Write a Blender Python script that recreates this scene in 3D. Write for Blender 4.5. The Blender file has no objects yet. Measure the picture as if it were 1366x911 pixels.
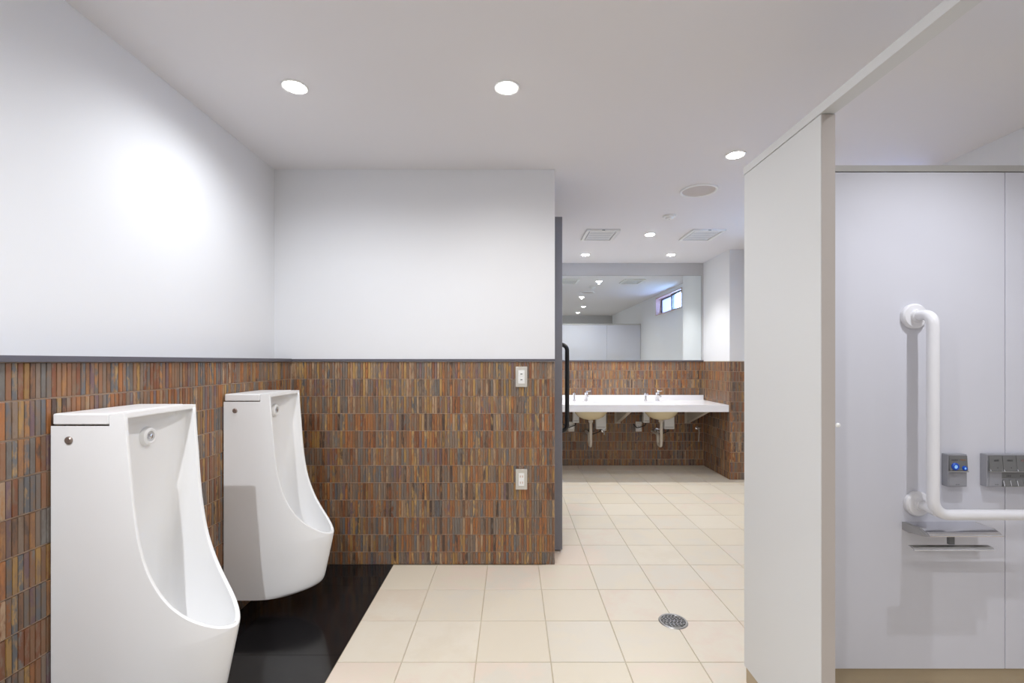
import bpy, bmesh, math, random
from mathutils import Vector, Matrix

rnd = random.Random(7)
SC = bpy.context.scene
COL = SC.collection
PI = math.pi

# ------------------------------------------------------------------ camera, world, exposure
EYE = 1.21          # eye height
CEIL = 2.353        # ceiling height
cam_d = bpy.data.cameras.new('camera')
cam = bpy.data.objects.new('camera', cam_d)
COL.objects.link(cam)
cam.location = (0, 0, EYE)
cam.rotation_euler = (PI / 2, 0, 0)
cam_d.sensor_width = 36
cam_d.lens = 625 / 1366 * 36
cam_d.shift_y = 26.5 / 1366
cam_d.clip_start = 0.02
SC.camera = cam

world = bpy.data.worlds.new('daylight')
SC.world = world
world.use_nodes = True
bg = world.node_tree.nodes['Background']
bg.inputs[0].default_value = (0.36, 0.58, 1.0, 1)
bg.inputs[1].default_value = 85.0

SC.view_settings.view_transform = 'Standard'
SC.view_settings.look = 'None'
SC.view_settings.exposure = -0.31
SC.view_settings.gamma = 1.0
SC.view_settings.use_curve_mapping = False

SPOT_W = 52.0       # power of one ceiling downlight
SPOT_DEG = 167
LENS_GLOW = 60.0

# ------------------------------------------------------------------ materials
def s2l(c):
    return tuple(((v / 255) / 12.92 if v / 255 <= 0.04045 else ((v / 255 + 0.055) / 1.055) ** 2.4) for v in c)

def mat(name, rgb, rough=0.5, metal=0.0, bump=0.0, bscale=200.0, vary=0.0, vscale=3.0, coat=0.0, emit=None, estr=0.0, spec=0.5):
    m = bpy.data.materials.new(name)
    m.use_nodes = True
    nt = m.node_tree
    b = nt.nodes['Principled BSDF']
    c = s2l(rgb) + (1,)
    b.inputs['Base Color'].default_value = c
    b.inputs['Roughness'].default_value = rough
    b.inputs['Metallic'].default_value = metal
    b.inputs['Coat Weight'].default_value = coat
    b.inputs['Coat Roughness'].default_value = 0.04
    b.inputs['Specular IOR Level'].default_value = spec
    if emit:
        b.inputs['Emission Color'].default_value = tuple(emit) + (1,)
        b.inputs['Emission Strength'].default_value = estr
    if vary or bump:
        g = nt.nodes.new('ShaderNodeNewGeometry')
        if vary:
            n = nt.nodes.new('ShaderNodeTexNoise')
            n.inputs['Scale'].default_value = vscale
            n.inputs['Detail'].default_value = 5
            nt.links.new(g.outputs['Position'], n.inputs['Vector'])
            mx = nt.nodes.new('ShaderNodeMix'); mx.data_type = 'RGBA'
            mx.inputs[6].default_value = tuple(v * (1 - vary) for v in c[:3]) + (1,)
            mx.inputs[7].default_value = tuple(min(1, v * (1 + vary)) for v in c[:3]) + (1,)
            nt.links.new(n.outputs['Fac'], mx.inputs[0])
            nt.links.new(mx.outputs[2], b.inputs['Base Color'])
        if bump:
            n2 = nt.nodes.new('ShaderNodeTexNoise')
            n2.inputs['Scale'].default_value = bscale
            n2.inputs['Detail'].default_value = 3
            nt.links.new(g.outputs['Position'], n2.inputs['Vector'])
            bp = nt.nodes.new('ShaderNodeBump')
            bp.inputs['Strength'].default_value = bump
            bp.inputs['Distance'].default_value = 0.002
            nt.links.new(n2.outputs['Fac'], bp.inputs['Height'])
            nt.links.new(bp.outputs['Normal'], b.inputs['Normal'])
    return m

M = {}
M['wall'] = mat('painted_wall', (228, 229, 232), 0.75, bump=0.08, bscale=350, vary=0.01)
M['ceiling'] = mat('painted_ceiling', (230, 228, 230), 0.85, bump=0.05, bscale=300)
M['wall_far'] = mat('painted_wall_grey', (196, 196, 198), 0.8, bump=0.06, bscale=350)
M['grout'] = mat('mosaic_grout', (184, 160, 140), 0.9, bump=0.3, bscale=400)
M['rail'] = mat('dark_rail', (92, 90, 98), 0.4)
M['laminate'] = mat('partition_laminate', (213, 214, 214), 0.42, bump=0.02, bscale=500)
M['laminate_bluelit'] = mat('partition_laminate_bluelit', (216, 216, 224), 0.42, bump=0.02, bscale=500)  # same laminate, with the booth's bluish light put into its colour
M['aluminium'] = mat('anodised_rail', (196, 194, 190), 0.35, metal=0.25)
M['edge'] = mat('edge_band', (186, 178, 172), 0.5)
M['kick'] = mat('kick_board', (178, 160, 132), 0.5)
M['joint'] = mat('joint_seal', (120, 120, 124), 0.7)
M['ceramic'] = mat('white_glaze', (242, 242, 242), 0.28, coat=0.12, spec=0.35)
M['ceramic_cream'] = mat('basin_glaze', (226, 210, 172), 0.25, coat=0.3)
M['counter'] = mat('counter_solid_surface', (240, 240, 244), 0.25, coat=0.2)
M['chrome'] = mat('chrome', (225, 225, 228), 0.08, metal=1.0)
M['steel'] = mat('brushed_steel', (180, 178, 176), 0.3, metal=0.9)
M['sensor'] = mat('sensor_plug', (150, 136, 128), 0.3, metal=0.6)
M['plate'] = mat('switch_plate_steel', (206, 202, 194), 0.35, metal=0.35)
M['white_plastic'] = mat('white_plastic', (238, 238, 236), 0.35)
M['grey_plastic'] = mat('grey_plastic', (152, 152, 158), 0.4)
M['dark_grey_plastic'] = mat('dark_grey_plastic', (112, 112, 112), 0.45)
M['black'] = mat('black_coating', (16, 15, 15), 0.3)
M['door'] = mat('grey_door', (128, 128, 136), 0.45)
M['granite'] = mat('black_granite', (26, 25, 27), 0.12, vary=0.35, vscale=260, spec=0.6)
M['nylon'] = mat('white_nylon_bar', (236, 235, 238), 0.3, coat=0.2)
M['blue'] = mat('blue_knob', (20, 80, 190), 0.3)
M['blue_glow'] = mat('blue_lens', (150, 205, 255), 0.2, emit=(0.35, 0.65, 1.0), estr=0.3)
M['orange_ink'] = mat('orange_ink', (176, 120, 60), 0.5)
M['red_ink'] = mat('red_ink', (160, 105, 105), 0.5)
M['dark_ink'] = mat('dark_ink', (58, 58, 60), 0.5)
M['drain_shade'] = mat('painted_drain_shade', (12, 12, 13), 0.8)  # near-black colour for the painted shade in the floor drain
M['bracket'] = mat('bracket_paint', (196, 186, 172), 0.45)
M['mirror'] = mat('mirror_silver', (232, 238, 238), 0.0, metal=1.0)
M['mirror_edge'] = mat('mirror_edge', (120, 138, 136), 0.2)
M['sash'] = mat('bronze_sash', (74, 66, 66), 0.35, metal=0.5)
M['reveal'] = mat('window_reveal_wood', (205, 178, 168), 0.6)
M['frosted'] = mat('frosted_film', (235, 222, 235), 0.6); M['frosted'].node_tree.nodes['Principled BSDF'].inputs['Transmission Weight'].default_value = 0.92
M['lens'] = mat('lamp_lens', (255, 255, 255), 0.5, emit=(1.0, 0.99, 0.97), estr=LENS_GLOW)
M['speaker'] = mat('speaker_mesh', (205, 197, 192), 0.7, bump=0.4, bscale=900)
M['vent_slot'] = mat('vent_slot', (196, 198, 202), 0.8)

def glass_mat():
    m = bpy.data.materials.new('window_glass'); m.use_nodes = True
    b = m.node_tree.nodes['Principled BSDF']
    b.inputs['Base Color'].default_value = (0.9, 0.97, 1, 1)
    b.inputs['Roughness'].default_value = 0.0
    b.inputs['Transmission Weight'].default_value = 1.0
    b.inputs['IOR'].default_value = 1.01
    return m
M['glass'] = glass_mat()

def attr_mat(name, rough, mottled, bump, grey_mix=0.0):
    """colour comes from two per-piece colours, mixed by streaky noise (glaze)"""
    m = bpy.data.materials.new(name); m.use_nodes = True
    nt = m.node_tree; b = nt.nodes['Principled BSDF']
    a = nt.nodes.new('ShaderNodeAttribute'); a.attribute_name = 'tone_a'
    c = nt.nodes.new('ShaderNodeAttribute'); c.attribute_name = 'tone_b'
    g = nt.nodes.new('ShaderNodeNewGeometry')
    mp = nt.nodes.new('ShaderNodeMapping'); mp.inputs['Scale'].default_value = mottled
    n = nt.nodes.new('ShaderNodeTexNoise'); n.inputs['Scale'].default_value = 1.0; n.inputs['Detail'].default_value = 4
    n.inputs['Roughness'].default_value = 0.65
    r = nt.nodes.new('ShaderNodeValToRGB'); r.color_ramp.elements[0].position = 0.46; r.color_ramp.elements[1].position = 0.62
    mx = nt.nodes.new('ShaderNodeMix'); mx.data_type = 'RGBA'
    nt.links.new(g.outputs['Position'], mp.inputs['Vector']); nt.links.new(mp.outputs['Vector'], n.inputs['Vector'])
    nt.links.new(n.outputs['Fac'], r.inputs['Fac']); nt.links.new(r.outputs['Color'], mx.inputs[0])
    nt.links.new(a.outputs['Color'], mx.inputs[6]); nt.links.new(c.outputs['Color'], mx.inputs[7])
    nt.links.new(mx.outputs[2], b.inputs['Base Color'])
    b.inputs['Roughness'].default_value = rough
    bp = nt.nodes.new('ShaderNodeBump'); bp.inputs['Strength'].default_value = bump; bp.inputs['Distance'].default_value = 0.002
    nt.links.new(n.outputs['Fac'], bp.inputs['Height']); nt.links.new(bp.outputs['Normal'], b.inputs['Normal'])
    return m
M['mosaic'] = attr_mat('mosaic_glaze', 0.42, (70, 70, 22), 0.25)
M['floor_tile'] = attr_mat('floor_tile_beige', 0.38, (5, 5, 5), 0.02)

# ------------------------------------------------------------------ mesh helpers
class MB:
    def __init__(self): self.bm = bmesh.new()
    def box(self, x0, x1, y0, y1, z0, z1):
        vs = [self.bm.verts.new(p) for p in ((x0,y0,z0),(x1,y0,z0),(x1,y1,z0),(x0,y1,z0),(x0,y0,z1),(x1,y0,z1),(x1,y1,z1),(x0,y1,z1))]
        for f in ((0,3,2,1),(4,5,6,7),(0,1,5,4),(1,2,6,5),(2,3,7,6),(3,0,4,7)):
            self.bm.faces.new([vs[i] for i in f])
        return self
    def prism(self, pts, axis, a0, a1):
        """polygon pts (2D) extruded along axis 'x','y' or 'z'"""
        def P(p, a):
            return {'x': (a, p[0], p[1]), 'y': (p[0], a, p[1]), 'z': (p[0], p[1], a)}[axis]
        A = [self.bm.verts.new(P(p, a0)) for p in pts]; B = [self.bm.verts.new(P(p, a1)) for p in pts]
        n = len(pts)
        self.bm.faces.new(A[::-1]); self.bm.faces.new(B)
        for i in range(n): self.bm.faces.new((A[i], A[(i+1)%n], B[(i+1)%n], B[i]))
        return self
    def tube(self, pts, r, seg=16, caps=True):
        pts = [Vector(p) for p in pts]; rr = r if isinstance(r, (list, tuple)) else [r]*len(pts)
        rings = []; up = None
        for i, p in enumerate(pts):
            t = (pts[min(i+1, len(pts)-1)] - pts[max(i-1, 0)]).normalized()
            if up is None:
                up = Vector((0,0,1)) if abs(t.z) < 0.9 else Vector((1,0,0))
            a = (up - t*up.dot(t)).normalized(); up = a; b = t.cross(a)
            rings.append([self.bm.verts.new(p + (a*math.cos(2*PI*k/seg) + b*math.sin(2*PI*k/seg))*rr[i]) for k in range(seg)])
        for q, w in zip(rings, rings[1:]):
            for k in range(seg): self.bm.faces.new((q[k], q[(k+1)%seg], w[(k+1)%seg], w[k]))
        if caps:
            self.bm.faces.new(rings[0][::-1]); self.bm.faces.new(rings[-1])
        return self
    def lathe(self, prof, c=(0,0,0), axis='z', seg=32, sx=1.0, sy=1.0):
        """prof: (radius, height) pairs, revolved about the axis through c"""
        c = Vector(c)
        def P(r, h, a):
            u, v = r*math.cos(a)*sx, r*math.sin(a)*sy
            return c + Vector({'z': (u, v, h), 'y': (u, h, v), 'x': (h, u, v)}[axis])
        rings = []
        for r, h in prof:
            if r < 1e-6: rings.append([self.bm.verts.new(P(0, h, 0))])
            else: rings.append([self.bm.verts.new(P(r, h, 2*PI*k/seg)) for k in range(seg)])
        for q, w in zip(rings, rings[1:]):
            for k in range(seg):
                k2 = (k+1) % seg
                if len(q) == 1 and len(w) == 1: continue
                if len(q) == 1: self.bm.faces.new((q[0], w[k2], w[k]))
                elif len(w) == 1: self.bm.faces.new((q[k], q[k2], w[0]))
                else: self.bm.faces.new((q[k], q[k2], w[k2], w[k]))
        return self
    def build(self, name, m, parent=None, bevel=0.0, smooth=True, angle=35, seg=2):
        bmesh.ops.remove_doubles(self.bm, verts=self.bm.verts, dist=1e-6)
        bmesh.ops.recalc_face_normals(self.bm, faces=self.bm.faces)
        me = bpy.data.meshes.new(name); self.bm.to_mesh(me); self.bm.free()
        me.materials.append(m)
        if smooth:
            me.shade_smooth(); me.set_sharp_from_angle(angle=math.radians(angle))
        o = bpy.data.objects.new(name, me); COL.objects.link(o)
        if parent:
            o.parent = parent
            # meshes are written in world metres (or in the thing's own frame when 'local' is set)
            if not parent.get('_local'):
                o.matrix_parent_inverse = PINV.get(parent.name, Matrix())
        if bevel:
            b = o.modifiers.new('bevel', 'BEVEL'); b.width = bevel; b.segments = seg; b.limit_method = 'ANGLE'; b.angle_limit = math.radians(40)
            if smooth: b.harden_normals = True
        return o
PINV = {}

def fillet(pts, rad, n=8):
    """round the corners of a polyline"""
    pts = [Vector(p) for p in pts]; out = [pts[0]]
    for i in range(1, len(pts)-1):
        a, b, c = pts[i-1], pts[i], pts[i+1]
        u = (a-b).normalized(); v = (c-b).normalized()
        ang = u.angle(v); d = min(rad/math.tan(ang/2), (a-b).length*0.49, (c-b).length*0.49)
        r = d*math.tan(ang/2)
        cen = b + (u+v).normalized()*(r/math.sin(ang/2))
        p0 = b+u*d - cen; p1 = b+v*d - cen
        for k in range(n+1):
            out.append(cen + p0.normalized().slerp(p1.normalized(), k/n)*r)
    out.append(pts[-1]); return out

def tag(o, label, cat, group=None):
    o['label'] = label; o['category'] = cat
    if group: o['group'] = group
    return o
def struct(o):
    o['kind'] = 'structure'; return o
def thing(name, loc, label, cat, group=None, rz=0):
    """Empty at the thing's base; children are written in its own frame"""
    o = bpy.data.objects.new(name, None); COL.objects.link(o)
    o.location = loc; o.rotation_euler = (0, 0, rz); o.empty_display_size = 0.05
    return tag(o, label, cat, group)
def dup(root, loc, label, group=None, rz=None):
    r = root.copy(); COL.objects.link(r); r.location = loc; r['label'] = label
    if rz is not None: r.rotation_euler = (0, 0, rz)
    if group: r['group'] = group
    for ch in list(root.children):
        c = ch.copy(); COL.objects.link(c); c.parent = r
        for g in list(ch.children):
            d = g.copy(); COL.objects.link(d); d.parent = c
    return r

# ------------------------------------------------------------------ key planes
LW = -1.416       # upper left wall
LT = -1.318       # tiled lower left wall (stands proud, ledge on top)
CY = 2.791        # centre wall face
CX = 0.255        # its free right edge
FY = 5.45         # far wall
AX = 2.225        # side wall of the washbasin alcove
PY = 4.79         # front face of the pillar at its end
RX = 2.50         # window wall
BY = -0.80        # wall behind the viewpoint
IX = 0.20         # left wall of the washbasin area
RAIL0, RAIL1 = 1.208, 1.226

# ------------------------------------------------------------------ shell
struct(MB().box(LW-.2, RX+.2, BY-.2, FY+.2, -.2, -.004).build('floor', M['grout'], smooth=False))
floor = bpy.data.objects['floor']
fg = mat('floor_grout', (196, 184, 160), 0.85); floor.data.materials[0] = fg
struct(MB().box(LW-.2, RX+.2, BY-.2, FY+.2, CEIL, CEIL+.15).build('ceiling', M['ceiling'], smooth=False))
struct(MB().box(LW-.2, LW, BY-.2, CY+.05, 0, CEIL).build('wall_left', M['wall'], smooth=False))
wl = struct(MB().box(LW, LT-.004, BY, CY+.0035, 0, RAIL0).build('wall_left_lower', M['grout'], smooth=False))
struct(MB().box(LW, CX, CY, CY+.16, RAIL0, CEIL).build('wall_centre', M['wall'], smooth=False))
wc = struct(MB().box(LW, CX, CY+.004, CY+.16, 0, RAIL0).build('wall_centre_lower', M['grout'], smooth=False))
struct(MB().box(-.2, IX, CY+.16, FY, 0, CEIL).build('wall_inner', M['wall'], smooth=False))
struct(MB().box(-.2, RX+.2, FY, FY+.2, RAIL0, CEIL).build('wall_far', M['wall_far'], smooth=False))
wf = struct(MB().box(-.2, AX+.1, FY+.004, FY+.2, 0, RAIL0).build('wall_far_lower', M['grout'], smooth=False))
struct(MB().box(AX, RX+.2, PY, FY, RAIL0, CEIL).build('wall_pillar', M['wall'], smooth=False))
wp = struct(MB().box(AX+.004, RX+.2, PY+.004, FY+.004, 0, RAIL0).build('wall_pillar_lower', M['grout'], smooth=False))
struct(MB().box(LW-.2, RX+.2, BY-.2, BY, 0, CEIL).build('wall_back', M['wall_far'], smooth=False))
WY0, WY1, WZ0, WZ1 = 2.75, 4.0, 2.0, 2.3
struct(MB().box(RX, RX+.2, BY, WY0, 0, CEIL).box(RX, RX+.2, WY1, PY, 0, CEIL).box(RX, RX+.2, WY0, WY1, 0, WZ0)
       .box(RX, RX+.2, WY0, WY1, WZ1, CEIL).build('wall_right', M['wall'], smooth=False))
# rails that cap the tile
struct(MB().box(LW, LT+.010, BY, CY-.006, RAIL0, RAIL1).build('trim_1', M['rail'], bevel=.0015))
struct(MB().box(LT+.011, CX+.001, CY-.010, CY, RAIL0+.002, RAIL1-.002).build('trim_2', M['rail'], bevel=.001))
struct(MB().box(IX, AX-.001, FY-.012, FY, RAIL0, RAIL1-.003).build('trim_3', M['rail'], bevel=.001))
struct(MB().box(AX-.003, AX, PY-.004, FY-.013, RAIL0, RAIL0+.006).box(AX-.003, RX, PY-.004, PY, RAIL0, RAIL0+.006)
       .build('trim_4', M['bracket']))
# high window
win = struct(MB().box(RX-.006, RX+.12, WY0, WY0+.015, WZ0, WZ1).box(RX-.006, RX+.12, WY1-.015, WY1, WZ0, WZ1)
             .box(RX-.006, RX+.12, WY0+.015, WY1-.015, WZ0, WZ0+.015).box(RX-.006, RX+.12, WY0+.015, WY1-.015, WZ1-.015, WZ1)
             .build('window_1', M['reveal'], bevel=.001))
def sash(y0, y1, x):
    f = .022
    return (MB().box(x, x+.03, y0, y0+f, WZ0+.015, WZ1-.015).box(x, x+.03, y1-f, y1, WZ0+.015, WZ1-.015)
            .box(x, x+.03, y0+f, y1-f, WZ0+.015, WZ0+.015+f).box(x, x+.03, y0+f, y1-f, WZ1-.015-f, WZ1-.015).build('window_sash', M['sash'], win))
s1 = sash(WY0+.015, 3.41, RX+.085); s2 = sash(3.38, WY1-.015, RX+.05)
MB().box(RX+.098, RX+.102, WY0+.037, 3.388, WZ0+.037, WZ1-.037).build('frosted_pane', M['frosted'], s1)
MB().box(RX+.063, RX+.067, 3.402, WY1-.037, WZ0+.037, WZ1-.037).build('pane', M['glass'], s2)

# ------------------------------------------------------------------ tiles
def box_tile(n_u, n_v, depth):
    """unit-less helper: corners of one proud tile (front face chamfer-free, 5 faces)"""
    return None

def rand_tone(pal):
    t = rnd.random() * sum(p[0] for p in pal)
    for w, c in pal:
        t -= w
        if t <= 0: break
    k = .84*(1 + rnd.uniform(-.14, .14)); c = s2l(c)
    return (c[0]*k, c[1]*k*.975, c[2]*k*.93)
PAL = [(30, (138, 120, 106)), (16, (122, 112, 106)), (20, (140, 104, 78)), (16, (166, 110, 66)), (12, (138, 88, 60)),
       (8, (168, 132, 80)), (5, (86, 68, 60)), (7, (108, 108, 112)), (6, (176, 148, 120)), (4, (122, 98, 102))]
PALB = [(24, (138, 114, 94)), (12, (170, 124, 80)), (7, (96, 78, 68)), (9, (192, 156, 104)), (8, (126, 122, 118)), (14, (150, 104, 74))]

def add_colour(me, name, cols):
    a = me.color_attributes.new(name, 'FLOAT_COLOR', 'POINT')
    flat = []
    for c in cols: flat += [c[0], c[1], c[2], 1.0]
    a.data.foreach_set('color', flat)

FACES5 = ((4,5,6,7),(0,1,5,4),(1,2,6,5),(2,3,7,6),(3,0,4,7))
def tile_mesh(name, tiles, m, place):
    """tiles: list of (u0,u1,v0,v1,d,colA,colB); place(u,v,d) -> world point"""
    vs, fs, ca, cb = [], [], [], []
    for (u0, u1, v0, v1, d, A, B) in tiles:
        k = len(vs); c = min(.0012, (u1-u0)*.2)
        for (u, v) in ((u0,v0),(u1,v0),(u1,v1),(u0,v1)): vs.append(place(u, v, -.0045))
        for (u, v) in ((u0+c,v0+c),(u1-c,v0+c),(u1-c,v1-c),(u0+c,v1-c)): vs.append(place(u, v, d))
        fs += [tuple(k+i for i in f) for f in FACES5]
        ca += [A]*8; cb += [B]*8
    me = bpy.data.meshes.new(name); me.from_pydata(vs, [], fs)
    add_colour(me, 'tone_a', ca); add_colour(me, 'tone_b', cb)
    me.materials.append(m); me.update()
    bm = bmesh.new(); bm.from_mesh(me); bmesh.ops.recalc_face_normals(bm, faces=bm.faces)
    bm.to_mesh(me); bm.free()
    return me

PITCH, ROW = .0152, .1031
def mosaic(parent, u0, u1, place, single=None, top=1.2065, up=0.0):
    """vertical strip mosaic; place(u, z, depth) maps to the world. single(u,z)->score or None: the best 300 become objects"""
    n = int(round((u1-u0)/PITCH)); p = (u1-u0)/n
    tiles = []
    z = top
    while z > 0.01:
        z0 = max(z-ROW+.0032, 0.0005)
        for i in range(n):
            a = u0+i*p
            tiles.append((a+.0003, a+p-.0003, z0, z-.0004, rnd.uniform(-.0012, .0010), rand_tone(PAL), rand_tone(PALB)))
        z -= ROW
    picked = []
    if single:
        sc = [(single((t[0]+t[1])/2, (t[2]+t[3])/2), i) for i, t in enumerate(tiles)]
        sc = sorted([x for x in sc if x[0] is not None], reverse=True)[:300]
        picked = {i for _, i in sc}
    rest = [t for i, t in enumerate(tiles) if i not in picked] if picked else tiles
    me = tile_mesh('tile_field', rest, M['mosaic'], place)
    o = bpy.data.objects.new('tile_field', me); COL.objects.link(o); o.parent = parent; o['kind'] = 'stuff'
    if picked:
        # 48 shared meshes of one piece, centred; every picked tile is an object of its own
        w = p-.0006; bases = {}
        o0 = Vector(place(0, 0, 0))
        def rel(u, v, d): return tuple(Vector(place(u, v, d)) - o0)
        for i in sorted(picked):
            t = tiles[i]; h = round(t[3]-t[2], 4); key = (h, rnd.randrange(36))
            if key not in bases:
                bases[key] = tile_mesh('tile', [(-w/2, w/2, -h/2, h/2, .0, t[5], t[6])], M['mosaic'], rel)
            q = bpy.data.objects.new('tile', bases[key]); COL.objects.link(q); q.parent = parent
            q.location = place((t[0]+t[1])/2, (t[2]+t[3])/2, t[4])
F = 625.0
def px(X, Y, Z): return 683+F*X/Y, 482-F*(Z-EYE)/Y
def left_score(u, z):
    if u < 1.2: return None
    x, y = px(LT, u, z)
    if x < 0 or y > 911: return None
    if 70 < x < 262 + max(0, (y-640))*.25 and y > 552: return None
    if 302 < x < 402 and y > 530: return None
    return -(u*u + 0.3*(z-EYE)**2)
mosaic(wl, .2, CY-.003, lambda u, z, d: (LT+d, u, z), left_score)
def centre_score(u, z):
    return z
mosaic(wc, LT+.003, CX-.001, lambda u, z, d: (u, CY-d, z), centre_score)
mosaic(wf, IX, AX-.003, lambda u, z, d: (u, FY-d, z))
mosaic(wp, AX, RX, lambda u, z, d: (u, PY-d, z))
mosaic(wp, PY-.001, FY-.003, lambda u, z, d: (AX-d, u, z))

# floor tiles, 300 mm, each its own object
FT = [(10, (221, 211, 192)), (5, (223, 214, 197)), (4, (220, 207, 188)), (3, (222, 207, 191)), (3, (217, 209, 194))]
def floor_tone():
    t = rnd.random()*25
    for w, c in FT:
        t -= w
        if t <= 0: break
    k = 1+rnd.uniform(-.015, .015); return tuple(v*k for v in s2l(c))
shared = {}
def floor_tile(x0, x1, y0, y1):
    w, h = round(x1-x0, 4), round(y1-y0, 4)
    key = (w, h, rnd.randrange(10))
    if key not in shared:
        g = .0014
        shared[key] = tile_mesh('tile', [(-w/2+g, w/2-g, -h/2+g, h/2-g, 0, floor_tone(), floor_tone())], M['floor_tile'], lambda u, v, d: (u, v, d))
    q = bpy.data.objects.new('tile', shared[key]); COL.objects.link(q); q.parent = floor
    q.location = ((x0+x1)/2, (y0+y1)/2, 0)
GX = -.705
def inside(y0, x0):  # where floor shows
    return True
xs = [GX] + [-.444+.3*k for k in range(-0, 10)] ; xs = [x for x in xs if x < RX] + [RX]
ys = [2.785+.3*k for k in range(-9, 9)]; ys = [y for y in ys if BY < y < FY] + [FY]
ys = [max(BY, .0)] + [y for y in ys if y > .02]
for x0, x1 in zip(xs, xs[1:]):
    for y0, y1 in zip(ys, ys[1:]):
        if x1 - x0 < .02 or y1 - y0 < .01: continue
        if y0 > CY-.03 and x1 <= IX: continue
        if y0 > PY and x0 >= AX: continue
        a = max(x0, IX) if y0 > CY-.03 else x0
        floor_tile(a, x1, y0, min(y1, FY))
# black granite strip below the urinals: slabs with fine joints
yj = [BY, .73, 1.33, 1.93, 2.53, CY]
for y0, y1 in zip(yj, yj[1:]):
    MB().box(LT-.003, GX-.0015, y0+.0008, y1-.0008, -.004, 0).build('granite_slab', M['granite'], floor, smooth=False)

# ------------------------------------------------------------------ urinals
def interp(tab, t):
    if t <= tab[0][0]: return tab[0][1]
    for (a, b), (c, d) in zip(tab, tab[1:]):
        if t <= c: return b+(d-b)*(t-a)/(c-a)
    return tab[-1][1]
def smooth_curve(pts, n):
    """Catmull-Rom through 2D points, n samples"""
    P = [Vector(p) for p in pts]; P = [P[0]*2-P[1]] + P + [P[-1]*2-P[-2]]
    m = len(P)-3; out = []
    for i in range(n):
        t = i/(n-1)*m; k = min(int(t), m-1); t -= k
        a, b, c, d = P[k:k+4]
        out.append(0.5*((2*b)+(c-a)*t+(2*a-5*b+4*c-d)*t*t+(3*b-a-3*c+d)*t**3))
    return out
HW = .155; TIPX, TIPZ = .441, .373; ZB, ZT = .12, 1.06
RIM = smooth_curve([(.206, 1.06), (.211, .98), (.218, .90), (.227, .79), (.240, .69), (.262, .60), (.298, .52), (.343, .458), (.395, .408), (.428, .381), (TIPX, TIPZ)], 240)
LOW = smooth_curve([(TIPX, TIPZ), (.436, .345), (.421, .275), (.406, .205), (.395, .160), (.380, .136), (.350, .124), (.335, .12)], 60)
def wfun(x, xf):
    x0 = .12; u = max(0.0, min(1.0, (x-x0)/(xf-x0)))
    return HW*max(0, 1-u**2.4)**.60
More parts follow.
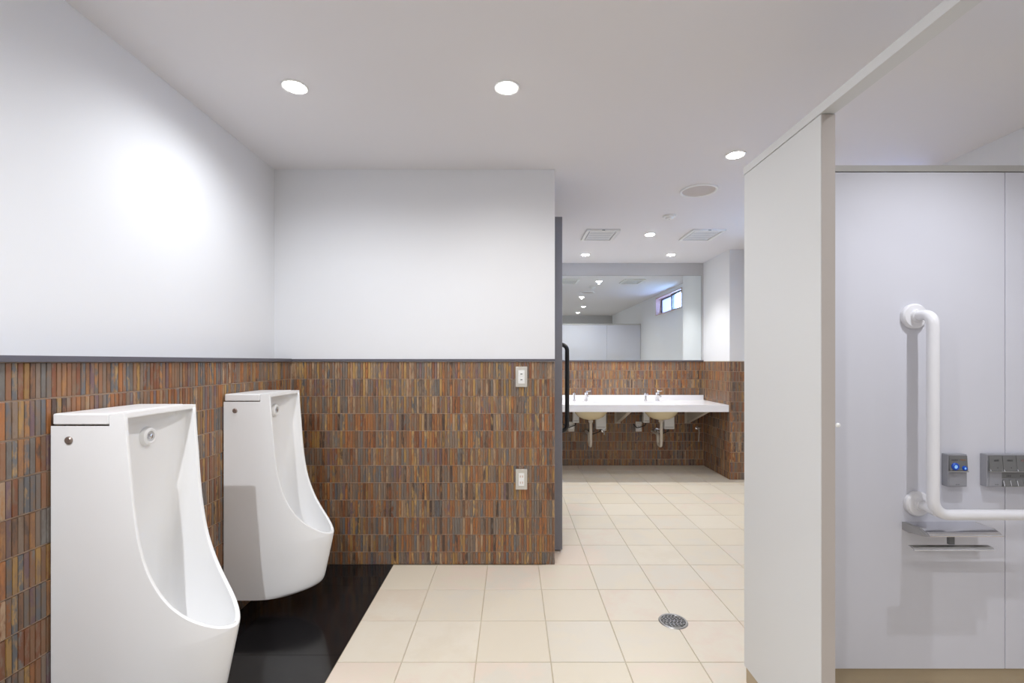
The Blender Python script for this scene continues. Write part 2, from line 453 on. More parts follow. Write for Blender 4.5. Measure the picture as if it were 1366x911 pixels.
def make_urinal(loc, label, group):
    root = thing('urinal', loc, label, 'urinal', group)
    bm = bmesh.new()
    # choose rim rows so that the half width changes evenly near the tip
    rows = []
    idx = list(range(0, 200, 4)) + list(range(200, 238, 2)) + [238, 239]
    for i in idx: rows.append((RIM[i].x, RIM[i].y, TIPX))
    rows[-1] = (TIPX, TIPZ, TIPX)
    low = [(p.x, p.y, p.x) for p in LOW[1:]]
    NC = 26
    def cols(): return [1-(1-k/(NC-1))**2.4 for k in range(NC)]
    near, far = [], []
    for (xm, z, xf) in rows+low:
        rn, rf = [], []
        for s in cols():
            x = xm*s; w = wfun(x, xf)
            # taper: the body's sides lean in slightly towards the bottom
            rn.append(bm.verts.new((x, -w, z))); rf.append(bm.verts.new((x, w, z)))
        near.append(rn); far.append(rf)
    for G, flip in ((near, False), (far, True)):
        for a, b in zip(G, G[1:]):
            for k in range(NC-1):
                f = (a[k], b[k], b[k+1], a[k+1]); bm.faces.new(f[::-1] if flip else f)
    # bottom and top strips
    for k in range(NC-1):
        for G in (-1, 0):
            q = (near[G][k], near[G][k+1], far[G][k+1], far[G][k])
            bm.faces.new(q if G == 0 else q[::-1])
    # rim band and inner bowl
    T = .013; ZI = ZT-.014
    n = len(rows)
    # inner rim points by plan offset
    inner = []
    for i, (xm, z, xf) in enumerate(rows):
        w = wfun(xm, xf)
        e = 1e-4
        if w > .03:
            dw = (wfun(min(xm+e, TIPX), xf)-wfun(xm-e, xf))/(2*e)
            nx, ny = -dw, 1.0
        else: nx, ny = 1.0, w/.03*.6
        L = math.hypot(nx, ny); nx, ny = nx/L, ny/L
        ti = T
        inner.append((xm-nx*ti, max(0, w-ny*ti), min(z, ZI) if i < 3 else z+nx*ti*.45))
    CEN = smooth_curve([(.152, ZI), (.152, .92), (.146, .80), (.134, .66), (.124, .52), (.142, .385), (.195, .300), (.275, .262), (.345, .278), (.398, .325), (.434, .384)], n)
    # remap so that centre points keep pace with rim arc length
    NS = 15
    cross = []
    for i in range(n):
        xi, hi, zi = inner[i]
        s = i/(n-1)
        # pace: rim rows crowd near the tip
        t = (0 if i == 0 else min(1, (sum(math.dist(inner[j][:1]+inner[j][2:], inner[j-1][:1]+inner[j-1][2:]) for j in range(1, i+1)))/TOT(inner)))
        c = CEN_at(CEN, t)
        row = []
        for k in range(-NS, NS+1):
            th = (k/NS)*PI/2
            y = hi*math.copysign(abs(math.sin(th))**.72, th)
            bl = math.cos(th)**.85 if abs(k) != NS else 0
            x = xi+(c[0]-xi)*bl; z = zi+(c[1]-zi)*bl
            row.append(bm.verts.new((x, y, z)))
        cross.append(row)
    for a, b in zip(cross, cross[1:]):
        for k in range(2*NS): bm.faces.new((a[k], a[k+1], b[k+1], b[k]))
    bm.faces.new(cross[0])
    # crest between the outer edge and the inner rim
    crest_n, crest_f = [], []
    for i, (xm, z, xf) in enumerate(rows):
        w = wfun(xm, xf); xi, hi, zi = inner[i]
        j0, j1 = max(0, i-1), min(n-1, i+1)
        tx, tz = rows[j1][0]-rows[j0][0], rows[j1][1]-rows[j0][1]
        L = math.hypot(tx, tz) or 1; ox, oz = -tz/L, tx/L
        b = .0030 if 0 < i else 0
        crest_n.append(bm.verts.new(((xm+xi)/2+ox*b, -(w+hi)/2, (z+zi)/2+oz*b)))
        crest_f.append(bm.verts.new(((xm+xi)/2+ox*b, (w+hi)/2, (z+zi)/2+oz*b)))
    for i in range(n-1):
        bm.faces.new((near[i][-1], near[i+1][-1], crest_n[i+1], crest_n[i])); bm.faces.new((crest_n[i], crest_n[i+1], cross[i+1][0], cross[i][0]))
        bm.faces.new((crest_f[i], crest_f[i+1], far[i+1][-1], far[i][-1])); bm.faces.new((cross[i][-1], cross[i+1][-1], crest_f[i+1], crest_f[i]))
    # front lip of the top plate
    bm.faces.new((near[0][-1], crest_n[0], cross[0][0], cross[0][-1], crest_f[0], far[0][-1]))
    bmesh.ops.remove_doubles(bm, verts=bm.verts, dist=2e-5)
    bmesh.ops.dissolve_degenerate(bm, edges=bm.edges, dist=1e-6)
    # step for the lid
    for co, no in (((.166, 0, 0), (1, 0, 0)), ((0, 0, 1.026), (0, 0, 1))):
        bmesh.ops.bisect_plane(bm, geom=bm.verts[:]+bm.edges[:]+bm.faces[:], plane_co=co, plane_no=no)
    kill = [f for f in bm.faces if f.calc_center_median().x < .166 and f.calc_center_median().z > 1.026 and
            not (abs(f.calc_center_median().y) < .14 and f.calc_center_median().z < ZI+1e-4)]
    bmesh.ops.delete(bm, geom=kill, context='FACES')
    vs = [bm.verts.new(p) for p in ((0, -HW+.001, 1.024), (.166, -HW+.001, 1.024), (.166, HW-.001, 1.024), (0, HW-.001, 1.024), (.166, -HW+.001, 1.059), (.166, HW-.001, 1.059))]
    bm.faces.new((vs[1], vs[2], vs[5], vs[4]))
    bmesh.ops.recalc_face_normals(bm, faces=bm.faces)
    me = bpy.data.meshes.new('body'); bm.to_mesh(me); bm.free(); me.materials.append(M['ceramic'])
    me.shade_smooth(); me.set_sharp_from_angle(angle=math.radians(50))
    body = bpy.data.objects.new('body', me); COL.objects.link(body); body.parent = root
    lid = MB().box(.004, .1645, -HW, HW, 1.0285, ZT+.001).build('lid', M['ceramic'], root, bevel=.005, seg=3); lid['label'] = 'white lid over the rear of the top'
    # sensor plug on the side, spreader inside
    p = MB().lathe([(0, -.006), (.008, -.006), (.011, -.003), (.011, .004)], (.052, -HW, .985), 'y', 24).build('side_plug', M['sensor'], root); p['label'] = 'round metal plug'
    sp = MB().lathe([(.031, -.004), (.031, .005), (.027, .014), (.020, .018), (.016, .016), (.016, .008), (0, .008)], (.150, 0, .972), 'x', 32).build('spreader', M['ceramic'], root)
    ch = MB().lathe([(.008, .008), (.008, .018), (.004, .020), (0, .020)], (.150, 0, .972), 'x', 24).build('spreader_nozzle', M['chrome'], sp); ch['label'] = 'chrome nozzle'
    return root
def TOT(inner):
    return sum(math.dist((inner[j][0], inner[j][2]), (inner[j-1][0], inner[j-1][2])) for j in range(1, len(inner)))
def CEN_at(CEN, t):
    k = t*(len(CEN)-1); i = min(int(k), len(CEN)-2); f = k-i
    p = CEN[i].lerp(CEN[i+1], f); return (p.x, p.y)
URG = 'wall-hung urinals over the black floor strip'
u1 = make_urinal((LT+.004, 1.490, 0), 'nearer and larger-looking white ceramic urinal, cut off by the bottom of the photo', URG)
u2 = dup(u1, (LT+.004, 2.290, 0), 'farther white ceramic urinal in the corner beside the tiled centre wall', URG)

# ------------------------------------------------------------------ ceiling fixtures
def make_downlight(loc, label):
    root = thing('downlight', loc, label, 'downlight', 'recessed ceiling downlights')
    MB().lathe([(.040, -.001), (.0405, -.005), (.050, -.006), (.053, -.0015), (.053, 0)], seg=40).build('trim_ring', M['white_plastic'], root)
    MB().lathe([(.0400, -.004), (.036, -.0085), (.025, -.0115), (0, -.013)], seg=32).build('lens', M['lens'], root)
    ld = bpy.data.lights.new('downlight_lamp', 'SPOT'); ld.energy = SPOT_W; ld.spot_size = math.radians(SPOT_DEG); ld.spot_blend = 0.85
    ld.shadow_soft_size = .014; ld.color = (1.0, .985, .97)
    l = bpy.data.objects.new('lamp', ld); COL.objects.link(l); l.parent = root; l.location = (0, 0, -.028)
    return root
d0 = make_downlight((-.022, 1.952, CEIL), 'round glowing downlight in mid ceiling, in front of the white centre wall')
def spot(x, y, label, k=1.0, color=None, deg=None):
    r = dup(d0, (x, y, CEIL), label)
    for c in r.children:
        if c.type == 'LIGHT' and (k != 1.0 or color or deg):
            c.data = c.data.copy(); c.data.energy = SPOT_W*k
            if color: c.data.color = color
            if deg: c.data.spot_size = math.radians(deg)
    return r
spot(-.903, 1.947, 'round glowing downlight nearest the left wall, above the urinals', .62, (.95, .98, 1.03))
for c in d0.children:
    if c.type == 'LIGHT':
        c.data = c.data.copy(); c.data.energy = SPOT_W*.72
spot(1.234, 2.588, 'glowing downlight just above the corner of the toilet partition', 1.05)
spot(1.24, 4.21, 'glowing downlight between the two square ceiling vents', .75)
spot(.786, 5.01, 'small downlight over the washbasins, left of the pair before the mirror', 1.5, None, 106)
spot(1.70, 5.01, 'small downlight over the washbasins, right of the pair before the mirror', 1.1, None, 104)
spot(1.49, 1.13, 'downlight inside the toilet booth, seen only in the mirror', 1.05, (.90, .93, 1.0), 128)
spot(1.54, -.07, 'rearmost downlight over the booths, seen only in the mirror', .2)
spot(-.92, .15, 'downlight above the urinals, behind the viewpoint', 2.3, (.95, .98, 1.03))
spot(-.02, .15, 'downlight in mid room, behind the viewpoint', .75)

sp = thing('ceiling_speaker', (1.247, 3.13, CEIL), 'flat round ceiling speaker with pale rim beside the partition corner', 'speaker')
MB().lathe([(.104, -.004), (.108, -.009), (.117, -.009), (.120, -.002), (.120, 0)], seg=48).build('rim', M['white_plastic'], sp)
MB().lathe([(0, -.006), (.06, -.006), (.105, -.004)], seg=48).build('grille', M['speaker'], sp)
sd = thing('smoke_detector', (1.236, 3.68, CEIL), 'small white smoke detector on the ceiling between speaker and downlight', 'smoke detector')
MB().lathe([(.050, 0), (.050, -.010), (.046, -.014)], seg=32).lathe([(0, -.014), (.046, -.014)], seg=32).build('base', M['white_plastic'], sd)
MB().lathe([(.030, -.014), (.026, -.026), (0, -.028)], seg=32).build('sensor_head', M['white_plastic'], sd)
MB().lathe([(.004, -.0285), (0, -.030)], (.0, .0, 0), seg=12).build('indicator', M['dark_ink'], sd)

vr = thing('ceiling_vent', (.7925, 4.225, CEIL), 'square white ceiling vent with a slotted panel, left of the centre downlight', 'vent', 'square ceiling vents before the washbasins')
hx, hy = .145, .175; t = .024
MB().box(-hx, hx, -hy, -hy+t, -.014, 0).box(-hx, hx, hy-t, hy, -.014, 0).box(-hx, -hx+t, -hy+t, hy-t, -.014, 0).box(hx-t, hx, -hy+t, hy-t, -.014, 0).build('frame', M['white_plastic'], vr, bevel=.003)
MB().box(-hx+t, hx-t, -hy+t, hy-t, -.003, 0).build('backing', M['vent_slot'], vr)
MB().box(-hx+t+.012, hx-t-.012, -hy+t+.012, hy-t-.012, -.011, -.007).build('panel', M['white_plastic'], vr, bevel=.002)
for k in range(7):
    y = -hy+t+.03 + k*.039
    MB().box(-hx+t+.02, hx-t-.02, y, y+.012, -.0125, -.0112).build('slat', M['vent_slot'], vr)
MB().box(-.012, .012, -hy-.002, -hy+.004, -.012, -.006).build('clip', M['dark_grey_plastic'], vr)
dup(vr, (1.71, 4.225, CEIL), 'square white ceiling vent with a slotted panel, right of the centre downlight')

# ------------------------------------------------------------------ centre wall plates
def wall_plate(z, label, nsw):
    r = thing('wall_plate', (.056, CY-.003, z), label, 'switch', 'switch plates on the tiled centre wall')
    MB().box(-.035, .035, -.008, 0, -.061, .061).build('cover_plate', M['plate'], r, bevel=.003)
    MB().box(-.019, .019, -.0105, -.008, -.040, .040).build('insert', M['white_plastic'], r, bevel=.0015)
    for k in range(nsw):
        zc = (k-(nsw-1)/2)*.034
        g = MB().box(-.014, .014, -.0125, -.0105, zc-.013, zc+.013).build('rocker', M['white_plastic'], r, bevel=.001)
        MB().box(-.006, .006, -.0132, -.0125, zc-.003, zc+.003).build('mark', M['dark_grey_plastic'], g)
    return r
wall_plate(1.118, 'metal plate with two small white switches, on the tile just under the rail', 2)
r = thing('wall_socket', (.056, CY-.003, .509), 'metal plate with a white socket insert, low on the tiled wall below the switch plate', 'socket')
MB().box(-.035, .035, -.008, 0, -.061, .061).build('cover_plate', M['plate'], r, bevel=.003)
ins = MB().box(-.017, .017, -.0105, -.008, -.038, .038).build('insert', M['white_plastic'], r, bevel=.0015)
for zc in (-.018, .018):
    MB().box(-.008, -.005, -.0112, -.0105, zc-.006, zc+.006).box(.005, .008, -.0112, -.0105, zc-.006, zc+.006).build('slot', M['orange_ink'], ins)

# ------------------------------------------------------------------ grey sliding door leaf parked along the inner wall
dr = thing('sliding_door', (.262, 2.98, 0), 'dark grey door leaf seen edge-on beside the end of the centre wall', 'door')
MB().box(0, .058, 0, .92, .012, 2.13).build('door_leaf', M['door'], dr, bevel=.002)
MB().box(-.030, 0, .10, .13, .9, .96).box(-.055, 0, .75, .78, .9, .96).build('standoff', M['steel'], dr)
MB().tube(fillet([(.050, .42, 1.343-.012), (.138, .42, 1.343-.012), (.138, .42, .705), (.050, .42, .705)], .05, 8), .0155, 16).build('pull_handle', M['black'], dr)['label'] = 'black bent tube handle'

# ------------------------------------------------------------------ washbasin area
CT, CB = .764, .692
cz = CT-.03
CYF = PY+.002
BAS = [(.857, 5.10), (1.624, 5.10)]
EA, EB = .19, .145
def counter_mesh():
    mb = MB(); bm = mb.bm
    x0, x1, y0, y1 = IX+.002, AX-.006, CYF, FY-.008
    xs_ = [x0]
    for bx, by in BAS: xs_ += [bx-.23, bx+.23]
    xs_.append(x1)
    for i, (a, b) in enumerate(zip(xs_, xs_[1:])):
        if i % 2 == 0:
            for z in (CT, cz):
                bm.faces.new([bm.verts.new(p) for p in ((a, y0, z), (b, y0, z), (b, y1, z), (a, y1, z))])
        else:
            bx, by = BAS[i//2]
            n = 48; E, R = [], []
            for k in range(n):
                th = 2*PI*k/n; c, s = math.cos(th), math.sin(th)
                E.append((bx+EA*c, by+EB*s))
                # ray to the rectangle
                t_ = min(((b-bx)/c if c > 1e-9 else (a-bx)/c if c < -1e-9 else 1e9), ((y1-by)/s if s > 1e-9 else (y0-by)/s if s < -1e-9 else 1e9))
                R.append((bx+t_*c, by+t_*s))
            for z in (CT, cz):
                ve = [bm.verts.new((*p, z)) for p in E]; vr_ = [bm.verts.new((*p, z)) for p in R]
                corners = [(b, y1), (a, y1), (a, y0), (b, y0)]
                for k in range(n):
                    k2 = (k+1) % n
                    f = [ve[k], vr_[k], vr_[k2], ve[k2]]
                    # add a rectangle corner when the edge jumps sides
                    p, q = R[k], R[k2]
                    for cx_, cy_ in corners:
                        on = lambda P: (abs(P[0]-cx_) < 1e-6, abs(P[1]-cy_) < 1e-6)
                        if (on(p)[0] and on(q)[1] and not on(p)[1] and not on(q)[0]) or (on(p)[1] and on(q)[0] and not on(p)[0] and not on(q)[1]):
                            f = [ve[k], vr_[k], bm.verts.new((cx_, cy_, z)), vr_[k2], ve[k2]]
                    bm.faces.new(f)
            for k in range(n):
                k2 = (k+1) % n
                bm.faces.new([bm.verts.new((*E[k], CT)), bm.verts.new((*E[k2], CT)), bm.verts.new((*E[k2], cz)), bm.verts.new((*E[k], cz))])
    for (a, b) in (((x0, y0), (x1, y0)), ((x1, y0), (x1, y1)), ((x1, y1), (x0, y1)), ((x0, y1), (x0, y0))):
        bm.faces.new([bm.verts.new((*a, cz)), bm.verts.new((*b, cz)), bm.verts.new((*b, CT)), bm.verts.new((*a, CT))])
    return mb
ct = thing('washbasin_counter', (0, 0, 0), 'long white counter with upstand running under the mirror', 'counter')
counter_mesh().build('worktop', M['counter'], ct)
MB().box(IX+.002, AX-.006, CYF-.001, CYF+.022, CB, cz+.001).build('apron', M['counter'], ct, bevel=.002)
MB().box(IX+.002, AX-.006, FY-.026, FY-.006, CT, .820).build('upstand', M['counter'], ct, bevel=.002)
# basins
def basin(bx, by, label):
    r = thing('washbasin', (bx, by, 0), label, 'washbasin', 'undercounter washbasins')
    rim = .0
    prof_o = [(1.06, cz), (1.05, cz-.012), (1.0, cz-.04), (.90, cz-.085), (.72, cz-.125), (.45, cz-.150), (.2, cz-.158), (0.12, cz-.165), (0, cz-.165)]
    prof_i = [(1.0, cz), (.97, cz-.02), (.92, cz-.05), (.82, cz-.085), (.62, cz-.115), (.38, cz-.132), (.1, cz-.138), (0, cz-.138)]
    mb = MB()
    mb.lathe([(a*EA, b) for a, b in prof_o], sy=EB/EA, seg=40)
    mb.lathe([(1.06*EA, cz), (1.0*EA, cz)], sy=EB/EA, seg=40)
    mb.build('bowl', M['ceramic_cream'], r)
    MB().lathe([(a*EA, b) for a, b in prof_i], sy=EB/EA, seg=40).build('bowl_lining', M['ceramic'], r)
    MB().lathe([(.024, cz-.136), (.022, cz-.133), (0, cz-.134)], seg=24).build('drain', M['chrome'], r)
    pipe = MB().lathe([(.026, cz-.160), (.026, cz-.185), (.018, cz-.190), (.0165, cz-.2), (.0165, .33)], seg=20)
    pipe.tube(fillet([(0, 0, .335), (0, 0, .285), (0, .115, .285), (0, .115, .40), (0, FY-by-.006, .40)], .04, 6), .0155, 14)
    pipe.build('trap_pipe', M['bracket'], r)
    MB().lathe([(.034, FY-by-.010), (.030, FY-by-.005)], (0, 0, .40), 'y', 24).build('wall_flange', M['steel'], r)
    return r
basin(*BAS[0], 'cream washbasin bowl and trap under the counter, nearer the grey door')
basin(*BAS[1], 'cream washbasin bowl and trap under the counter, nearer the pillar')
def faucet(x, label):
    r = thing('faucet', (x, 5.30, CT), label, 'faucet', 'chrome faucets on the counter')
    MB().lathe([(.026, 0), (.026, .006), (.019, .010), (.0175, .078), (.020, .082), (.020, .096), (.012, .100), (0, .100)], seg=24).build('faucet_body', M['chrome'], r)
    MB().tube(fillet([(0, -.012, .070), (0, -.105, .066), (0, -.112, .052)], .010, 5), .0095, 14).build('spout', M['chrome'], r)
    MB().tube([(0, 0, .100), (.004, 0, .107), (.052, -.004, .112)], [.008, .008, .0045], 10).build('lever', M['chrome'], r)
    return r
def dispenser(x, label):
    r = thing('soap_dispenser', (x, 5.30, CT), label, 'soap dispenser', 'chrome soap dispensers on the counter')
    MB().lathe([(.021, 0), (.021, .005), (.013, .009), (.012, .060), (.017, .066), (.017, .088), (.010, .094), (0, .094)], seg=24).build('dispenser_body', M['chrome'], r)
    MB().tube(fillet([(0, 0, .078), (0, -.080, .082), (0, -.090, .066)], .010, 5), .0075, 12).build('nozzle', M['chrome'], r)
    return r
faucet(.84, 'chrome single-lever faucet beside the grey door, with the lever pointing right')
faucet(1.645, 'chrome single-lever faucet of the washbasin nearer the pillar')
dispenser(.704, 'slim chrome soap spout right beside the black door handle')
dispenser(1.51, 'slim chrome soap spout left of the faucet nearer the pillar')
# brackets
def bracket(x, label):
    r = thing('counter_bracket', (x, FY-.004, 0), label, 'bracket', 'triangular steel brackets under the counter')
    MB().prism([(-.004, .50), (-.004, cz-.001), (-.62, cz-.001), (-.62, cz-.035), (-.03, .50)], 'x', -.003, .003).build('web', M['bracket'], r)
    MB().prism([(-.62, cz-.035), (-.03, .50), (-.03, .512), (-.62, cz-.023)], 'x', -.018, .018).build('flange', M['bracket'], r)
    MB().box(-.035, .035, -.005, -.001, .49, cz-.002).build('wall_strip', M['bracket'], r)
    return r
bracket(1.226, 'triangular steel bracket between the two washbasins')
bracket(2.04, 'triangular steel bracket at the end of the counter by the tiled pillar')
# units under the counter
def wbox(name, x, z0, z1, w, d, label, cat, m, group=None, extra=None):
    r = thing(name, (x, FY-.004, 0), label, cat, group)
    MB().box(-w/2, w/2, -d, -.001, z0, z1).build('casing', m, r, bevel=.004)
    if extra == 'socket':
        f = MB().box(-w/2+.018, w/2-.018, -d-.003, -d, (z0+z1)/2-.026, (z0+z1)/2+.026).build('insert', M['white_plastic'], r, bevel=.001)
        MB().box(-.009, -.005, -d-.0042, -d-.003, (z0+z1)/2-.004, (z0+z1)/2+.012).box(.005, .009, -d-.0042, -d-.003, (z0+z1)/2-.004, (z0+z1)/2+.012).build('slot', M['dark_ink'], f)
    elif extra:
        MB().box(-w/2+.01, w/2-.01, -d-.002, -d, z0+.02, z0+.024).build('seam', M['joint'], r)
        MB().tube(fillet([(0, -d/2, z0), (0, -d/2, z0-.03), (-.10, -d/2, z0-.07), (-.14, -.02, z0-.02)], .03, 5), .005, 8).build('hose', M['black'], r)
    return r
wbox('control_box', 1.02, .435, .66, .115, .09, 'white control box behind the trap of the basin nearer the grey door', 'box', M['white_plastic'], 'control boxes under the basins', True)
wbox('control_box', 1.80, .435, .66, .115, .09, 'white control box behind the trap of the basin nearer the pillar', 'box', M['white_plastic'], 'control boxes under the basins', True)
wbox('soap_tank', .735, .505, .68, .07, .07, 'narrow soap tank under the counter beside the black handle', 'tank', M['white_plastic'], 'soap tanks under the counter', True)
wbox('soap_tank', 1.545, .505, .68, .07, .07, 'narrow soap tank under the counter left of the pillar-side basin', 'tank', M['white_plastic'], 'soap tanks under the counter', True)
wbox('power_socket', .69, .395, .512, .072, .012, 'white power socket low on the tile beside the black handle', 'socket', M['plate'], 'power sockets under the counter', 'socket')
wbox('power_socket', 1.47, .395, .512, .072, .012, 'white power socket low on the tile between the two basins', 'socket', M['plate'], 'power sockets under the counter', 'socket')
def valve(x, z, label, hose):
    r = thing('stop_valve', (x, FY-.004, z), label, 'valve', 'chrome valves under the counter')
    MB().lathe([(.025, -.001), (.022, -.008), (.010, -.010), (.010, -.055)], (0, 0, 0), 'y', 20).build('valve_body', M['chrome'], r)
    MB().tube([(-.018, -.05, .014), (.026, -.05, .014)], .006, 10).tube([(0, -.05, 0), (0, -.05, .016)], .005, 8).build('handle', M['chrome'], r)
    if hose: MB().tube(fillet([(0, -.05, 0), (.004, -.055, -.05), (0, -.05, -hose)], .02, 4), .006, 10).build('outlet', M['steel'], r)
    return r
valve(1.06, .405, 'small chrome stop valve below the control box by the grey door', .02)
valve(1.68, .415, 'small chrome stop valve below the pillar-side basin, left of its trap', .02)
valve(2.15, .435, 'chrome wall tap with a hanging outlet in the corner by the tiled pillar', .15)
# mirror
mi = thing('mirror', (0, FY, 0), 'wide frameless mirror above the washbasin counter', 'mirror')
MB().box(IX+.002, 2.198, -.006, -.005, RAIL1-.002, 2.205).build('reflecting_face', M['mirror'], mi, smooth=False)
MB().box(IX+.001, 2.200, -.005, -.0005, RAIL1-.003, 2.2065).build('backing', M['mirror_edge'], mi, smooth=False)

# ------------------------------------------------------------------ toilet partitions
PX0, PX1 = .878, .916
ZP0, ZP1, ZR = .062, 1.914, 1.942
BP = 1.750
sp_ = thing('side_partition', (PX0, 1.332, 0), 'pale panel partition of the toilet booth, with head rail running on over the doorway', 'partition')
MB().box(0, .038, 0, BP+.022-1.332, ZP0, ZP1-.001).build('panel', M['laminate'], sp_, bevel=.0012)
MB().box(.002, .040, -.0015, .0, ZP0, ZP1-.002).build('edge_strip', M['edge'], sp_)
MB().box(-.003, .041, BY-1.332+.001, BP+.024-1.332, ZP1, ZR).build('head_rail', M['laminate'], sp_, bevel=.0015)
MB().box(.006, .032, .004, BP+.018-1.332, .0005, ZP0).build('kick_board', M['kick'], sp_)
MB().lathe([(0, -.008), (.004, -.007), (.0065, -.002), (.0065, 0)], (.047, -.001, 1.21-85*1.332/625), 'y', 16).build('buffer', M['white_plastic'], sp_)['label'] = 'tiny white rubber buffer'
bp_ = thing('rear_partition', (PX1+.004, BP, 0), 'pale rear partition of the booth, tinted for bluish light, that carries the grab bar', 'partition')
def panel(x0, x1): return MB().box(x0-PX1-.004, x1-PX1-.004, 0, .038, ZP0, ZP1+.002).build('panel', M['laminate_bluelit'], bp_, bevel=.0012)
panel(PX1+.005, 1.8405); panel(1.8435, RX-.004)
MB().box(0, RX-PX1-.006, .006, .030, ZP0, ZP1).build('joint_backing', M['joint'], bp_)
MB().box(0, RX-PX1-.006, -.002, .040, ZP1+.005, ZR).build('head_rail', M['aluminium'], bp_, bevel=.0015)
MB().box(0, RX-PX1-.006, .010, .030, .0005, ZP0-.001).build('kick_board', M['kick'], bp_)

# ------------------------------------------------------------------ grab bar
gb = thing('grab_bar', (1.495, BP-.0005, 0), 'white bent grab bar on round flanges in the toilet booth', 'grab bar')
GZ0, GZ1 = .665, 1.378; D = -.086; GX1 = .62
MB().tube(fillet([(0, -.012, GZ1), (0, D, GZ1), (0, D, GZ0), (GX1, D, GZ0), (GX1, -.012, GZ0)], .055, 10), .0185, 24).build('bar', M['nylon'], gb)
MB().tube(fillet([(.012, -.010, GZ0+.016), (.012, -.05, GZ0+.016), (.014, D, GZ0+.010)], .01, 5), .0165, 20).build('stub', M['nylon'], gb)
for fx, fz in ((0, GZ1), (.012, GZ0+.016), (GX1, GZ0)):
    MB().lathe([(.046, 0), (.046, -.012), (.041, -.018), (.024, -.020), (.022, -.030), (.0, -.030)], (fx, 0, fz), 'y', 36).build('flange', M['nylon'], gb)

# ------------------------------------------------------------------ paper holder with shelf
ph = thing('paper_holder', (1.44, BP-.0005, 0), 'chrome shelf with an empty paper holder, below the grab bar', 'paper holder')
# shelf plate: curved front lip, quarter-round side arms
prof = [(0, .612), (-.06, .612), (-.092, .606), (-.104, .596), (-.103, .593), (-.09, .601), (-.058, .607), (0, .607)]
MB().prism(prof, 'x', .028, .285).build('shelf', M['chrome'], ph, angle=60)
sd_ = [(0, .612), (-.07, .610), (-.104, .594), (-.085, .589), (-.03, .583), (0, .582)]
MB().prism(sd_, 'x', .016, .028).build('side_arm', M['steel'], ph, bevel=.001)
MB().prism(sd_, 'x', .285, .291).build('side_arm', M['steel'], ph, bevel=.001)
MB().box(.035, .20, -.012, 0, .572, .606).build('back_plate', M['steel'], ph, bevel=.002)
MB().box(.118, .142, -.075, -.010, .583, .590).box(.120, .140, -.078, -.068, .556, .590).build('stem', M['dark_grey_plastic'], ph, bevel=.001)
MB().prism([(-.102, .549), (-.098, .554), (-.080, .556), (-.078, .553), (-.092, .550)], 'x', -.026, .256).build('paper_cutter', M['steel'], ph)
MB().tube([(-.026, -.101, .5465), (.256, -.101, .5465)], .003, 10).build('cutter_edge', M['chrome'], ph)

# ------------------------------------------------------------------ controls
cb = thing('call_button_panel', (1.604, BP-.0005, 0), 'small grey control box with two blue knobs right of the grab bar', 'control panel')
MB().box(0, .071, -.025, 0, .748, .868).build('casing', M['grey_plastic'], cb, bevel=.002)
MB().prism([(-.0255, .808), (-.031, .808), (-.0275, .863), (-.0255, .863)], 'x', .003, .069).build('upper_panel', M['dark_grey_plastic'], cb)
MB().prism([(-.0255, .804), (-.0345, .804), (-.0345, .808), (-.0255, .811)], 'x', .003, .069).build('ledge', M['steel'], cb)
MB().box(.004, .067, -.0262, -.025, .752, .800).build('lower_cover', M['grey_plastic'], cb, bevel=.0005)
for kx, kz, kr in ((.022, .824, .0135), (.056, .818, .0085)):
    k = MB().lathe([(kr, -.028), (kr, -.033), (kr*.8, -.036), (kr*.55, -.036), (kr*.5, -.034)], (kx, 0, kz), 'y', 24).build('knob', M['blue'], cb)
    MB().lathe([(kr*.5, -.034), (0, -.0355)], (kx, 0, kz), 'y', 20).build('knob_lens', M['blue_glow'], k)
def ink(parent, words_, m, x, z, size, y):
    c = bpy.data.curves.new('lettering', 'FONT'); c.body = words_; c.size = size; c.extrude = .0002; c.align_x = 'CENTER'; c.align_y = 'CENTER'
    o = bpy.data.objects.new('lettering', c); o.rotation_euler = (PI/2, 0, 0); o.location = (x, y, z); COL.objects.link(o)
    dg = bpy.context.evaluated_depsgraph_get(); me = bpy.data.meshes.new_from_object(o.evaluated_get(dg)); bpy.data.objects.remove(o)
    me.name = 'lettering'; me.materials.append(m)
    q = bpy.data.objects.new('lettering', me); COL.objects.link(q); q.parent = parent; q.rotation_euler = (PI/2, 0, 0); q.location = (x, y, z)
def dashes(parent, x, z, w, h, m, y, n=4):
    """a run of tiny characters too small to read in the photo: short strokes"""
    mb = MB(); p = w/n
    for i in range(n):
        a = x-w/2+i*p
        mb.box(a, a+p*.62, y-.0003, y, z-h/2, z-h/2+h*.22).box(a+p*.2, a+p*.42, y-.0003, y, z-h/2, z+h/2).box(a, a+p*.62, y-.0003, y, z+h*.2, z+h*.38)
    mb.build('lettering', m, parent)
dashes(cb, .022, .848, .024, .005, M['dark_ink'], -.0293)
dashes(cb, .053, .848, .020, .005, M['orange_ink'], -.0293)
dashes(cb, .036, .757, .016, .003, M['dark_ink'], -.0262)

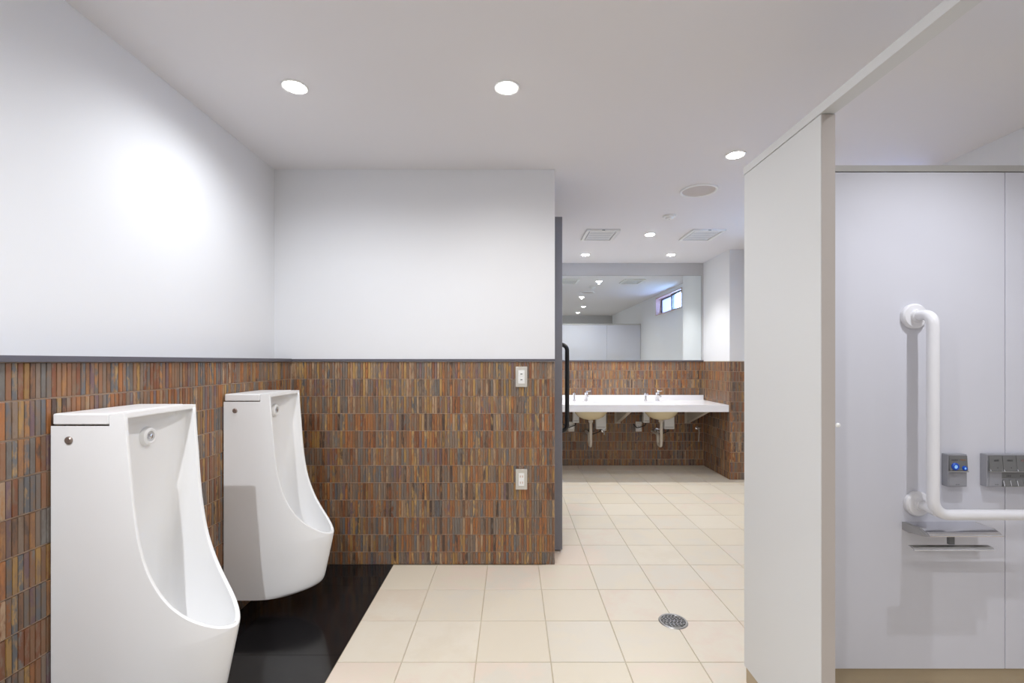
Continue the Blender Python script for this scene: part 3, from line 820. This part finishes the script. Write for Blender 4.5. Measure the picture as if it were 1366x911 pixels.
rc = thing('remote_control', (1.747, BP-.0005, 0), 'long grey wall remote with two rows of keys at the photo edge', 'remote control')
L = .31
MB().box(0, L, -.025, 0, .748, .868).build('casing', M['grey_plastic'], rc, bevel=.002)
MB().box(.008, .055, -.0262, -.025, .752, .802).build('lower_cover', M['grey_plastic'], rc, bevel=.0005)
MB().box(.0035, .0045, -.0256, -.0245, .78, .845).build('side_groove', M['joint'], rc)
dashes(rc, .036, .757, .014, .003, M['dark_ink'], -.0262)
for i in range(5):
    x0 = .006+i*.050
    k = MB().prism([(-.0255, .808), (-.033, .808), (-.0275, .864), (-.0255, .864)], 'x', x0, x0+.048).build('large_key', M['dark_grey_plastic'], rc, bevel=.0006)
    MB().prism([(-.033, .806), (-.035, .806), (-.033, .811), (-.0275, .830), (-.0325, .811)], 'x', x0-.0005, x0+.003).build('key_edge', M['chrome'], k)
    dashes(k, x0+.026, .846, .020, .006, M['red_ink'] if i == 2 else M['dark_ink'], -.0300)
    dashes(k, x0+.028, .820, .006, .004, M['dark_ink'], -.0330, 1)
MB().box(.005, L-.005, -.0355, -.025, .8045, .8075).build('upper_ledge', M['steel'], rc)
for i in range(10):
    x0 = .057+i*.025
    k = MB().prism([(-.0255, .753), (-.0325, .753), (-.0275, .776), (-.0255, .776)], 'x', x0, x0+.0235).build('small_key', M['dark_grey_plastic'], rc, bevel=.0004)
    MB().prism([(-.0325, .753), (-.0345, .753), (-.030, .772), (-.0285, .772)], 'x', x0-.001, x0+.0018).build('key_edge', M['chrome'], k)
    if i % 2 == 0: dashes(rc, x0+.024, .789, .018, .006, M['dark_ink'], -.0262, 3)
MB().box(.055, L-.003, -.026, -.025, .779, .802).build('legend_strip', M['dark_grey_plastic'], rc)
MB().box(.056, L-.005, -.035, -.025, .7495, .7525).build('lower_ledge', M['steel'], rc)

# ------------------------------------------------------------------ floor drain
fd = thing('floor_drain', (.75, 2.18, 0), 'round steel floor drain grate in the beige tile', 'drain')
MB().lathe([(.053, .0006), (.055, .004), (.063, .004), (.066, .0005)], seg=48).build('ring', M['steel'], fd)
MB().lathe([(0, .0007), (.054, .0007)], seg=48).build('shade_disc', M['drain_shade'], fd)  # flat dark disc on the floor, painted as the shade below the grate
g = MB(); R_ = .0525
n = 9
for i in range(n):
    y = -R_+.004+i*(2*R_-.008)/(n-1)
    h = math.sqrt(max(0, R_**2-y*y))
    if h > .006: g.box(-h, h, y-.0021, y+.0021, .002, .0042)
    if i < n-1:
        y2 = -R_+.004+(i+1)*(2*R_-.008)/(n-1); ym = (y+y2)/2; hm = math.sqrt(max(0, R_**2-ym*ym))
        x = -hm+(.004 if i % 2 else .010)
        while x < hm-.003:
            g.box(x-.0018, x+.0018, y, y2, .002, .0041); x += .0165
g.build('grate', M['steel'], fd, smooth=False)
